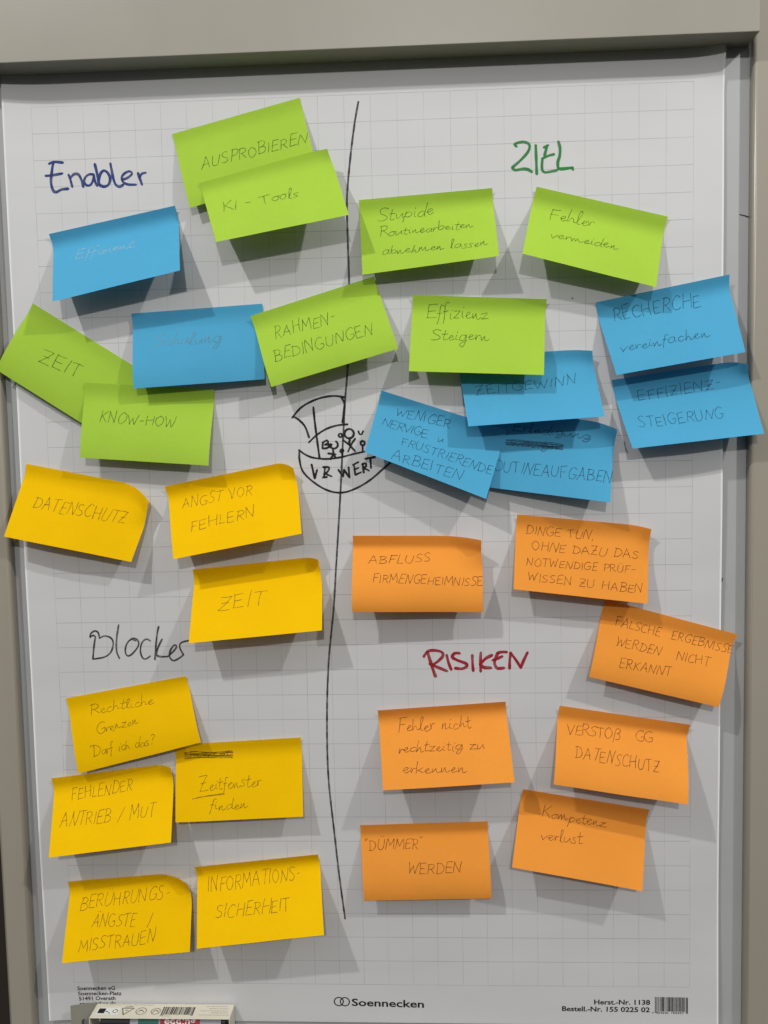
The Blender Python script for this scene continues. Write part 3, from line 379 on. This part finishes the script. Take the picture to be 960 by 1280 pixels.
def parse(s): return [[tuple(float(c) for c in p.split(',')) for p in st.split()] for st in s.split('|')]
GLYPH = {  # width, strokes with cap height 1
 'A': (.62, '.0,0 .3,1|.3,1 .58,0|.1,.36 .52,.4'),
 'B': (.52, '.05,0 .09,1|.0,.97 .3,1 .46,.82 .36,.6 .1,.52|.1,.52 .4,.48 .52,.26 .36,.03 .0,.0'),
 'C': (.55, '.54,.86 .36,1 .12,.8 .02,.42 .14,.07 .34,0 .56,.12'),
 'D': (.60, '.06,0 .1,1|.0,.98 .34,.93 .58,.6 .52,.22 .28,.02 .0,0'),
 'E': (.48, '.48,1 .07,.97|.07,.97 .03,.02|.03,.02 .48,.04|.05,.5 .4,.54'),
 'F': (.46, '.5,1 .04,.96|.09,.97 .06,0|.07,.5 .4,.54'),
 'G': (.60, '.56,.88 .36,1 .1,.78 .02,.4 .18,.05 .42,.03 .57,.2 .58,.4|.6,.42 .34,.4'),
 'H': (.58, '.05,0 .08,1|.54,0 .58,1|.06,.48 .56,.54'),
 'I': (.14, '.05,0 .09,1'),
 'K': (.52, '.05,0 .09,1|.52,1 .08,.46|.16,.52 .52,0'),
 'L': (.42, '.09,1 .03,.02|.03,.02 .43,.04'),
 'M': (.72, '.0,0 .1,1|.1,1 .34,.32|.34,.32 .64,1|.64,1 .7,0'),
 'N': (.60, '.0,0 .09,1|.09,1 .47,.03|.47,.03 .6,1.06'),
 'O': (.60, '.3,1 .08,.78 .02,.4 .16,.05 .36,.02 .56,.34 .52,.78 .3,1'),
 'P': (.48, '.05,0 .09,1|.0,.96 .32,1 .48,.8 .38,.54 .09,.46'),
 'R': (.52, '.05,0 .09,1|.0,.96 .32,1 .47,.8 .36,.56 .09,.5|.2,.5 .52,0'),
 'S': (.46, '.46,.9 .28,1 .08,.84 .14,.6 .36,.42 .42,.2 .24,.02 .0,.08'),
 'T': (.54, '.0,.96 .56,1|.28,.97 .25,0'),
 'U': (.56, '.06,1 .03,.3 .16,.03 .38,.06 .5,.35 .55,1'),
 'V': (.52, '.0,1 .22,0|.22,0 .52,1.03'),
 'W': (.80, '.0,1 .18,0|.18,0 .38,.7|.38,.7 .56,0|.56,0 .8,1.03'),
 'Z': (.54, '.04,.96 .52,1|.52,1 .02,.03|.02,.03 .54,.05|.12,.5 .42,.52'),
 'ß': (.46, '.02,-.25 .06,.75 .22,1 .4,.86 .34,.6 .2,.54|.2,.54 .44,.42 .4,.08 .16,.02'),
 'Ä': (.62, '.0,0 .3,1|.3,1 .58,0|.1,.36 .52,.4|.2,1.2 .21,1.26|.42,1.2 .43,1.26'),
 'Ü': (.56, '.06,1 .03,.3 .16,.03 .38,.06 .5,.35 .55,1|.18,1.2 .19,1.26|.4,1.2 .41,1.26'),
 'a': (.40, '.36,.42 .2,.46 .04,.28 .06,.06 .2,.03 .34,.3 .37,.44|.37,.44 .35,.12 .44,.02'),
 'b': (.38, '.08,1 .04,.08|.04,.2 .2,.44 .36,.34 .32,.1 .16,.01 .04,.1'),
 'c': (.32, '.32,.38 .2,.46 .05,.28 .08,.06 .22,.02 .36,.12'),
 'd': (.42, '.34,.4 .18,.46 .04,.26 .08,.04 .22,.04 .36,.34|.42,1 .36,.14 .46,.02'),
 'e': (.32, '.02,.18 .2,.28 .26,.4 .16,.44 .06,.26 .1,.05 .2,.03 .36,.16'),
 'f': (.26, '.34,.92 .22,1 .14,.8 .1,.1 .02,-.36|.02,.44 .28,.48'),
 'g': (.40, '.36,.42 .18,.46 .04,.26 .1,.06 .24,.08 .36,.4|.38,.44 .34,-.1 .2,-.42 .06,-.3 .2,-.08 .44,.08'),
 'h': (.40, '.12,1 .04,.02|.05,.08 .2,.42 .28,.3 .3,.06 .44,.12'),
 'i': (.18, '.08,.44 .06,.1 .18,.03|.12,.66 .13,.71'),
 'k': (.38, '.1,1 .03,.0|.34,.46 .08,.22|.08,.22 .2,.16 .38,.0'),
 'l': (.22, '.02,.1 .2,.8 .16,1 .08,.8 .08,.1 .2,.02'),
 'm': (.62, '.05,.42 .05,.03|.05,.05 .18,.44|.18,.44 .24,.05|.24,.05 .38,.42|.38,.42 .44,.05 .52,.03 .65,.14'),
 'n': (.42, '.05,.42 .05,.03|.05,.05 .2,.44|.2,.44 .24,.05 .32,.03 .45,.16'),
 'o': (.36, '.2,.46 .05,.3 .06,.06 .2,.02 .34,.2 .3,.4 .2,.46 .4,.42'),
 'p': (.40, '.06,.5 .0,-.42|.03,.24 .18,.46 .34,.38 .3,.1 .14,.02 .03,.12'),
 'r': (.26, '.03,.46 .06,.02|.06,.04 .16,.40 .30,.36'),
 's': (.30, '.28,.42 .14,.46 .08,.34 .22,.18 .2,.03 .0,.04'),
 't': (.28, '.16,.86 .1,.1 .2,.02 .3,.08|.0,.52 .3,.56'),
 'u': (.42, '.04,.44 .06,.06 .16,.04 .36,.44|.36,.44 .36,.08 .46,.12'),
 'v': (.34, '.0,.46 .12,.02|.12,.02 .34,.5'),
 'x': (.34, '.0,.44 .32,.0|.32,.46 .0,.0'),
 'w': (.52, '.0,.46 .12,.02|.12,.02 .26,.4|.26,.4 .36,.02|.36,.02 .52,.5'),
 'z': (.36, '.02,.42 .34,.46|.34,.46 .02,.02|.02,.02 .38,.04'),
 '-': (.34, '.06,.46 .32,.5'), '–': (.5, '.06,.46 .5,.42'), '.': (.12, '.05,0 .06,.03'), ',': (.18, '.1,.08 .04,-.16'),
 '"': (.24, '.06,1.02 .04,.82|.18,1.04 .16,.84'), '/': (.44, '.02,-.08 .4,1.05'),
 '?': (.36, '.02,.86 .16,1 .32,.86 .24,.6 .16,.34|.15,.04 .16,.08'), ' ': (.34, ''),
}
def write_line(ink, spec, width, rnd):
    text, x0, y0, x1, y1, h, slant = spec
    dx, dy = x1 - x0, y1 - y0; Ln = math.hypot(dx, dy); dx /= Ln; dy /= Ln; ux, uy = dy, -dx     # up points against v
    if text == '~':        # a word scribbled out
        for r in range(7):
            f = (r/6. - .5)*h*.75; pts = []
            for i in range(5):
                t = i/4.; j = rnd.uniform(-.09, .09)*h
                pts.append((x0 + dx*Ln*(t*.94 + .03*rnd.random()) + ux*(f + j), y0 + dy*Ln*(t*.94) + uy*(f + j)))
            ink.stroke(pts, width*1.15)
        return
    if text == '_':        # underlined twice
        ink.stroke([(x0, y0), (x0 + dx*Ln*.5, y0 + dy*Ln*.5 - .5), (x1, y1)], width*1.1)
        ink.stroke([(x0 + dx*Ln*.15, y0 + dy*Ln*.15 - .6), (x1, y1 + .9)], width*1.1)
        return
    gap = .13 if text.upper() == text else .03
    tot = sum(GLYPH[c][0] + gap for c in text) - gap
    sx = Ln/tot; pen = 0.
    for c in text:
        w, st = GLYPH[c]
        if st:
            sc = rnd.uniform(.86, 1.12); rot = rnd.uniform(-.08, .08); oy = rnd.uniform(-.07, .07); sl = slant + rnd.uniform(-.08, .08)
            for pl in parse(st):
                o = []
                for (gx, gy) in pl:
                    gx += rnd.uniform(-.026, .026); gy = gy*sc + rnd.uniform(-.026, .026) + oy
                    X = (pen + gx)*sx + sl*gy*h + (-rot*gy*h); Y = gy*h + rot*gx*sx
                    o.append((x0 + dx*X + ux*Y, y0 + dy*X + uy*Y))
                if len(o) == 2:      # a hand never draws a dead straight line
                    mx_, my_ = (o[0][0] + o[1][0])/2, (o[0][1] + o[1][1])/2; b = rnd.uniform(-.05, .05)
                    o = [o[0], (mx_ - (o[1][1] - o[0][1])*b, my_ + (o[1][0] - o[0][0])*b), o[1]]
                ink.stroke(o, width)
        pen += w + gap

# ------------------------------------------------------------------ the setting: a dark room behind
wall = link_mesh('wall', [(-4, .9, -3), (4, .9, -3), (4, .9, 3), (-4, .9, 3)], [(0, 1, 2, 3)], M['wall']); wall['kind'] = 'structure'

# ------------------------------------------------------------------ the flip chart
chart = empty('flipchart', (0, 0, -.55))
tag(chart, 'white flip chart board with beige clamp bar on top and beige side rails', 'flip chart')
def on_chart(o): o.parent = chart; o.matrix_parent_inverse = Matrix.Translation((0, 0, .55)); return o
XL, XR = -.3525, .3640
on_chart(box('writing_board', XL - .012, XR + .012, .0, .014, -.60, .60, M['enamel']))
on_chart(box('clamp_bar', -.372, .3620, -.030, .004, .4672, .585, M['lacquer'], None, .0011, 3))
def rail(x0, x1, depth, r, n=6):
    prof = [(x0, .012)]
    for i in range(n + 1):
        a = math.pi/2*i/n; prof.append((x0 + r - r*math.cos(a), -depth + r - r*math.sin(a)))
    for i in range(n + 1):
        a = math.pi/2*i/n; prof.append((x1 - r + r*math.sin(a), -depth + r - r*math.cos(a)))
    prof.append((x1, .012))
    m = len(prof); v = [(x, y, -.60) for x, y in prof] + [(x, y, .62) for x, y in prof]
    f = [(i, (i+1) % m, m + (i+1) % m, m + i) for i in range(m)] + [tuple(range(m)), tuple(range(2*m - 1, m - 1, -1))]
    o = link_mesh('side_rail', v, f, M['rail'], None, True); fix_normals(o.data)
    flat_faces(o)
    return on_chart(o)
rail(XL - .0265, XL, .0115, .0035)
rail(XR, XR + .030, .0115, .0035)
on_chart(box('pen_tray', -.36, .372, -.062, -.0165, -.516, -.506, M['lacquer'], None, .002))
pm = Ink(lambda x, y, off: (x*.001, -off, y*.001), 3)
for s in STROKES['penmark'][2]: pm.stroke(s, STROKES['penmark'][0])
on_chart(pm.build('pen_mark', M['black_marker_dark'], None))

# ------------------------------------------------------------------ the paper pad
def paper_sheet():
    xs = sorted(set([-.340 + .68*i/90 for i in range(91)] + [.30 + .04*i/20 for i in range(21)] + [-.30 - .04*i/20 for i in range(21)]))
    zs = [-.4778 + (.9778 - .002)*i/130 for i in range(131)]
    v = [(x, -paper_depth(x, z), z) for z in zs for x in xs]; n = len(xs)
    f = [(j*n + i, j*n + i + 1, (j+1)*n + i + 1, (j+1)*n + i) for j in range(len(zs) - 1) for i in range(n - 1)]
    return v, f
v, f = paper_sheet()
pad = link_mesh('paper_pad', v, f, M['paper'], None, True)
tag(pad, 'white squared flip chart paper pad covered with sticky notes and marker writing', 'paper pad')
box('lower_sheets', -.3385, .3380, -.0010, -.0003, -.4770, .50, M['sheets'], pad)

def on_paper(x, y, off):
    x *= .001; y *= .001
    return (x, -paper_depth(x, y) - off, y)
HEAD = {'enabler': ('heading_lettering', 'blue marker word Enabler'), 'ziel': ('heading_lettering', 'green marker word ZIEL'),
        'blocker': ('heading_lettering', 'black marker word Blocker'), 'risiken': ('heading_lettering', 'red marker word RISIKEN'),
        'ship': ('ship_drawing', 'black marker ship with stick figures and the words VR WERT'), 'line': ('divider_line', 'long wavering black marker line'),
        'speck_a': ('ink_speck', None), 'speck_b': ('ink_speck', None)}
for key, (nm, lab) in HEAD.items():
    w, mk, strokes = STROKES[key]
    ink = Ink(on_paper, 11)
    for s in strokes: ink.stroke(s, w, 1.2, .9)
    o = ink.build(nm, M[mk], pad)
    if lab: o['label'] = lab

def type_verts(body, bold):
    """outline type from the built-in font as flat triangles, x to the right, y up"""
    cu = bpy.data.curves.new('type', 'FONT'); cu.body = body; cu.size = 1.; cu.offset = bold; cu.resolution_u = 3
    ob = bpy.data.objects.new('type', cu); COL.objects.link(ob)
    dg = bpy.context.evaluated_depsgraph_get(); dg.update()
    me = bpy.data.meshes.new_from_object(ob.evaluated_get(dg))
    vs = [tuple(v.co) for v in me.vertices]; fs = [tuple(p.vertices) for p in me.polygons]
    bpy.data.objects.remove(ob); bpy.data.curves.remove(cu); bpy.data.meshes.remove(me)
    return vs, fs
def typeset(spec, bold, at):
    body, x0, y0, x1, y1, h = spec
    vs, fs = type_verts(body, bold)
    mx0 = min(v[0] for v in vs); mx1 = max(v[0] for v in vs); cap = .73*max(v[1] for v in vs)/.73
    Ln = math.hypot(x1 - x0, y1 - y0); dx, dy = (x1 - x0)/Ln, (y1 - y0)/Ln
    out = []
    for (x, y, z) in vs:
        X = (x - mx0)/(mx1 - mx0)*Ln; Y = y/cap*h
        out.append(at(x0 + dx*X - dy*Y, y0 + dy*X + dx*Y, .00015))
    return out, fs
def merge(parts):
    V, Fc = [], []
    for v, f in parts:
        b = len(V); V += v; Fc += [tuple(i + b for i in t) for t in f]
    return V, Fc
link_mesh('printed_address', *merge([typeset(s, .020, on_paper) for s in PRINT[:4]]), M['print'], pad)
def ring(cx, cy, r, w, at, sy=1., n=48):
    v = []
    for i in range(n):
        a = 2*math.pi*i/n
        for q in (r - w/2, r + w/2): v.append(at(cx + q*math.cos(a), cy + q*math.sin(a)*sy, .00015))
    return v, [(2*i, 2*i+1, (2*i+3) % (2*n), (2*i+2) % (2*n)) for i in range(n)]
lift2 = lambda x, y, off: on_paper(x, y, off + .00003)
link_mesh('printed_logo', *merge([typeset(PRINT[4], .020, on_paper), ring(*RINGS[0], 4.6, 1.15, on_paper, .95), ring(*RINGS[1], 4.6, 1.15, lift2, .95)]), M['print'], pad)
link_mesh('printed_order_number', *merge([typeset(s, .024, on_paper) for s in PRINT[5:7]]), M['print'], pad)
def bars(x0, x1, y0, y1, at, seed, n=30, digits=None):
    rnd = random.Random(seed); seq = []
    while len(seq) < n: seq.append((rnd.choice((1, 1, 2, 3)), rnd.choice((1, 1, 2))))
    tot = sum(a + b for a, b in seq); parts = []; p = 0
    for i, (a, b) in enumerate(seq):
        xa = x0 + (x1 - x0)*p/tot; xb = x0 + (x1 - x0)*(p + a)/tot; p += a + b
        lo = y0 - (.12*(y1 - y0) if i in (0, 1, n//2, n - 2, n - 1) else 0)
        parts.append(([at(xa, lo, .00015), at(xb, lo, .00015), at(xb, y1, .00015), at(xa, y1, .00015)], [(0, 1, 2, 3)]))
    return parts
bx0, bx1 = BARCODE[3][0], BARCODE[1][0]; by1, by0 = BARCODE[0][1], BARCODE[2][1]
pb = bars(bx0 + .6, bx1, by0 + 2.4, by1, on_paper, 5)
pb.append(typeset(('4', bx0 - 2.2, by0, bx0 - .8, by0, 2.0), .01, on_paper))
pb.append(typeset(('003630', bx0 + 2, by0, bx0 + 14, by0, 2.0), .01, on_paper))
pb.append(typeset(('102437', bx0 + 17, by0, bx0 + 29, by0, 2.0), .01, on_paper))
link_mesh('printed_barcode', *merge(pb), M['print'], pad)

# ------------------------------------------------------------------ the sticky notes
def build_note(i, note):
    S = make_surface(note)
    us = [k/30. for k in range(31)]; vs = [k/38. for k in range(39)]
    rnd = random.Random(100 + i)
    a1, a2, p1 = rnd.uniform(-.5, .5), rnd.uniform(-.35, .35), rnd.uniform(0, 6)
    def W(u, v):       # slight ripple that grows towards the free foot
        x, y, z = S(u, v)
        g = max(0., v - .2)
        return (x, y - .001*g*(a1*math.sin(5.5*u + p1) + a2*math.sin(11*u + 2*p1)), z)
    verts = [W(u, v) for v in vs for u in us]; n = len(us)
    faces = [(j*n + k, (j+1)*n + k, (j+1)*n + k + 1, j*n + k + 1) for j in range(len(vs) - 1) for k in range(n - 1)]
    loc = W(.5, 0.)
    o = link_mesh('sticky_note', verts, faces, NOTE_MAT[note['col']], None, True, loc)
    tag(o, note['label'], 'sticky note', 'sticky notes on the flip chart')
    def at(x, y, off):
        u, v = x/127., y/76.; e = .004
        p = Vector(W(u, v)); nrm = (Vector(W(u, v + e)) - Vector(W(u, v - e))).cross(Vector(W(u + e, v)) - Vector(W(u - e, v))).normalized()
        if nrm.y > 0: nrm = -nrm
        return tuple(p + nrm*off)
    ink = Ink(at, i)
    for spec in note['lines']: write_line(ink, spec, .56, rnd)
    ink.build('handwriting', PEN[note['ink'] or note['col']], o, loc).location = (0, 0, 0)
for i, note in enumerate(NOTES): build_note(i, note)

# ------------------------------------------------------------------ marker box on the tray
bxo = empty('marker_box', (-.2175, -.0155, -.506))
tag(bxo, 'open cream carton of markers on the tray below the yellow notes', 'marker box')
def on_box(o): o.parent = bxo; o.matrix_parent_inverse = Matrix.Translation((.2175, .0155, .506)); return o
BX0, BX1, BY0, BY1, BZ = -.2885, -.1462, -.0270, -.0040, -.4588
on_box(box('top_panel', BX0, BX1, BY0, BY1, BZ - .0007, BZ, M['carton'], None, .0003, 2))
on_box(box('back_panel', BX0 + .001, BX1 - .001, BY1 - .0006, BY1, -.5055, BZ - .001, M['carton']))
for x in (BX0, BX1 - .0007):
    on_box(box('side_panel', x, x + .0007, BY0, BY1 - .0008, -.5055, BZ - .001, M['carton']))
on_box(box('front_panel', BX0 + .001, BX1 - .001, BY0, BY0 + .0006, -.5055, -.484, M['carton']))
on_box(box('marker_rest', BX0 + .001, BX1 - .001, BY0 + .001, BY1 - .001, -.4780, -.4774, M['carton_grey']))
def flap():
    n = 32; x0, x1, z0, z1 = -.0255, -.0006, -.5055, -.4570
    hx, hz, hr = -.0125, -.4765, .0042
    outer, inner = [], []
    for k in range(n):
        a = 2*math.pi*k/n; c, s = math.cos(a), math.sin(a)
        inner.append((hx + hr*.8*c, hz + hr*s))
        t = min((((x1 if c > 0 else x0) - hx)/c) if abs(c) > 1e-6 else 9, (((z1 if s > 0 else z0) - hz)/s) if abs(s) > 1e-6 else 9)
        outer.append((hx + t*c, hz + t*s))
    for corner in ((x0, z0), (x0, z1), (x1, z0), (x1, z1)):
        k = min(range(n), key=lambda q: (outer[q][0] - corner[0])**2 + (outer[q][1] - corner[1])**2); outer[k] = corner
    P = lambda x, z: (BX0 + x, BY1 - .0005 + x*.24, z)
    v = [P(*q) for q in inner] + [P(*q) for q in outer]
    f = [(k, (k+1) % n, n + (k+1) % n, n + k) for k in range(n)]
    o = link_mesh('side_flap', v, f, M['carton_grey'])
    md = o.modifiers.new('thickness', 'SOLIDIFY'); md.thickness = .0007
    return on_box(o)
flap()
def on_top(u, w, off): return (BX0 + (BX1 - BX0)*u, BY1 + (BY0 - BY1)*w, BZ + off)
def top_at(x, y, off): return (BX0 + x*.001, BY1 - .023 + y*.001, BZ + off)       # mm from the panel's front left corner
def rect(x0, x1, y0, y1, off=.00015): return ([top_at(x0, y0, off), top_at(x1, y0, off), top_at(x1, y1, off), top_at(x0, y1, off)], [(0, 1, 2, 3)])
on_box(link_mesh('white_patch', *rect(4., 27., 5., 16.), M['white_print']))
sq = [rect(5.5, 12.5, 7., 14.5, .0003), rect(13.5, 16., 9., 10.2, .0003), rect(17., 18.5, 6.5, 8., .0003)]
on_box(link_mesh('patch_print', *merge(sq + [ring(23., 10.5, 2.4, .7, lambda x, y, o: top_at(x, y, o + .00015))]), M['print']))
sym = Ink(top_at, 4)
for s in ([(33, 5), (29, 15)], [(29, 15), (41, 15.5)], [(41, 15.5), (33, 5)], [(31, 17), (39, 18)]): sym.stroke(s, 1.1)
for s in ([(33, 12), (36, 12.2)],): sym.stroke(s, .8)
for cx, r in ((49.5, 5.2), (64.5, 4.6)):
    sym.stroke([(cx + r*math.cos(a*.5236), 11 + r*math.sin(a*.5236)) for a in range(13)], .7)
    sym.stroke([(cx - 3, 9), (cx, 13), (cx + 3, 9.5)], .7); sym.stroke([(cx - 2.5, 12.5), (cx + 2.5, 11)], .6)
on_box(sym.build('printed_symbols', M['print_grey'], None))
on_box(link_mesh('printed_barcode', *merge(bars(71., 104., 6., 18., top_at, 9, 26)), M['print']))
fine = []; rnd = random.Random(8)
for (xa, xb, y) in ((10, 60, 20.5), (115, 137, 19), (118, 138, 15.5), (110, 138, 12), (122, 139, 9), (110, 140, 5.5), (70, 82, 3.5)):
    x = xa
    while x < xb:
        w = rnd.uniform(.5, 1.6); fine.append(rect(x, min(xb, x + w), y, y + .55)); x += w + rnd.uniform(.25, .7)
on_box(link_mesh('fine_print', *merge(fine), M['print_grey']))

# the marker lying in the box: a thing of its own
mk = empty('marker', (-.2175, -.0168, -.4688))
tag(mk, 'flip chart marker with black cap and red label lying in the carton', 'marker')
def tube(name, x0, x1, r, mat, n=28, taper=1.):
    v = [(x0, -r*math.sin(2*math.pi*i/n), r*math.cos(2*math.pi*i/n)) for i in range(n)] + [(x1, -r*taper*math.sin(2*math.pi*i/n), r*taper*math.cos(2*math.pi*i/n)) for i in range(n)]
    f = [(i, (i+1) % n, n + (i+1) % n, n + i) for i in range(n)] + [tuple(range(n))[::-1], tuple(range(n, 2*n))]
    o = link_mesh(name, v, f, mat, mk, True); fix_normals(o.data)
    try: o.data.set_sharp_from_angle(angle=math.radians(50))
    except Exception: pass
    return o
R0 = .0082
def lx(x): return x + .2175
tube('cap', lx(-.2785), lx(-.2485), R0, M['black_plastic'])
tube('ring', lx(-.2485), lx(-.2420), R0*.93, M['grey_plastic'])
barrel = tube('barrel', lx(-.2420), lx(-.1560), R0*.97, M['grey_plastic'])
tube('colour_band', lx(-.2400), lx(-.2190), R0*.985, M['teal'])
lb = tube('label_band', lx(-.2175), lx(-.1770), R0*.985, M['red_label'])
tube('end_plug', lx(-.1560), lx(-.1520), R0*.8, M['black_plastic'])
vs, fs = type_verts('edding', .02)
wmax = max(v[0] for v in vs)
def on_barrel(x, y):
    a = math.radians(70) - y*(.0085/R0)
    r = R0*.985 + .00012
    return (lx(-.2135) + x/wmax*.032, -r*math.sin(a), r*math.cos(a))
t = link_mesh('label_lettering', [on_barrel(v[0], v[1]) for v in vs], fs, M['white_print'], lb)
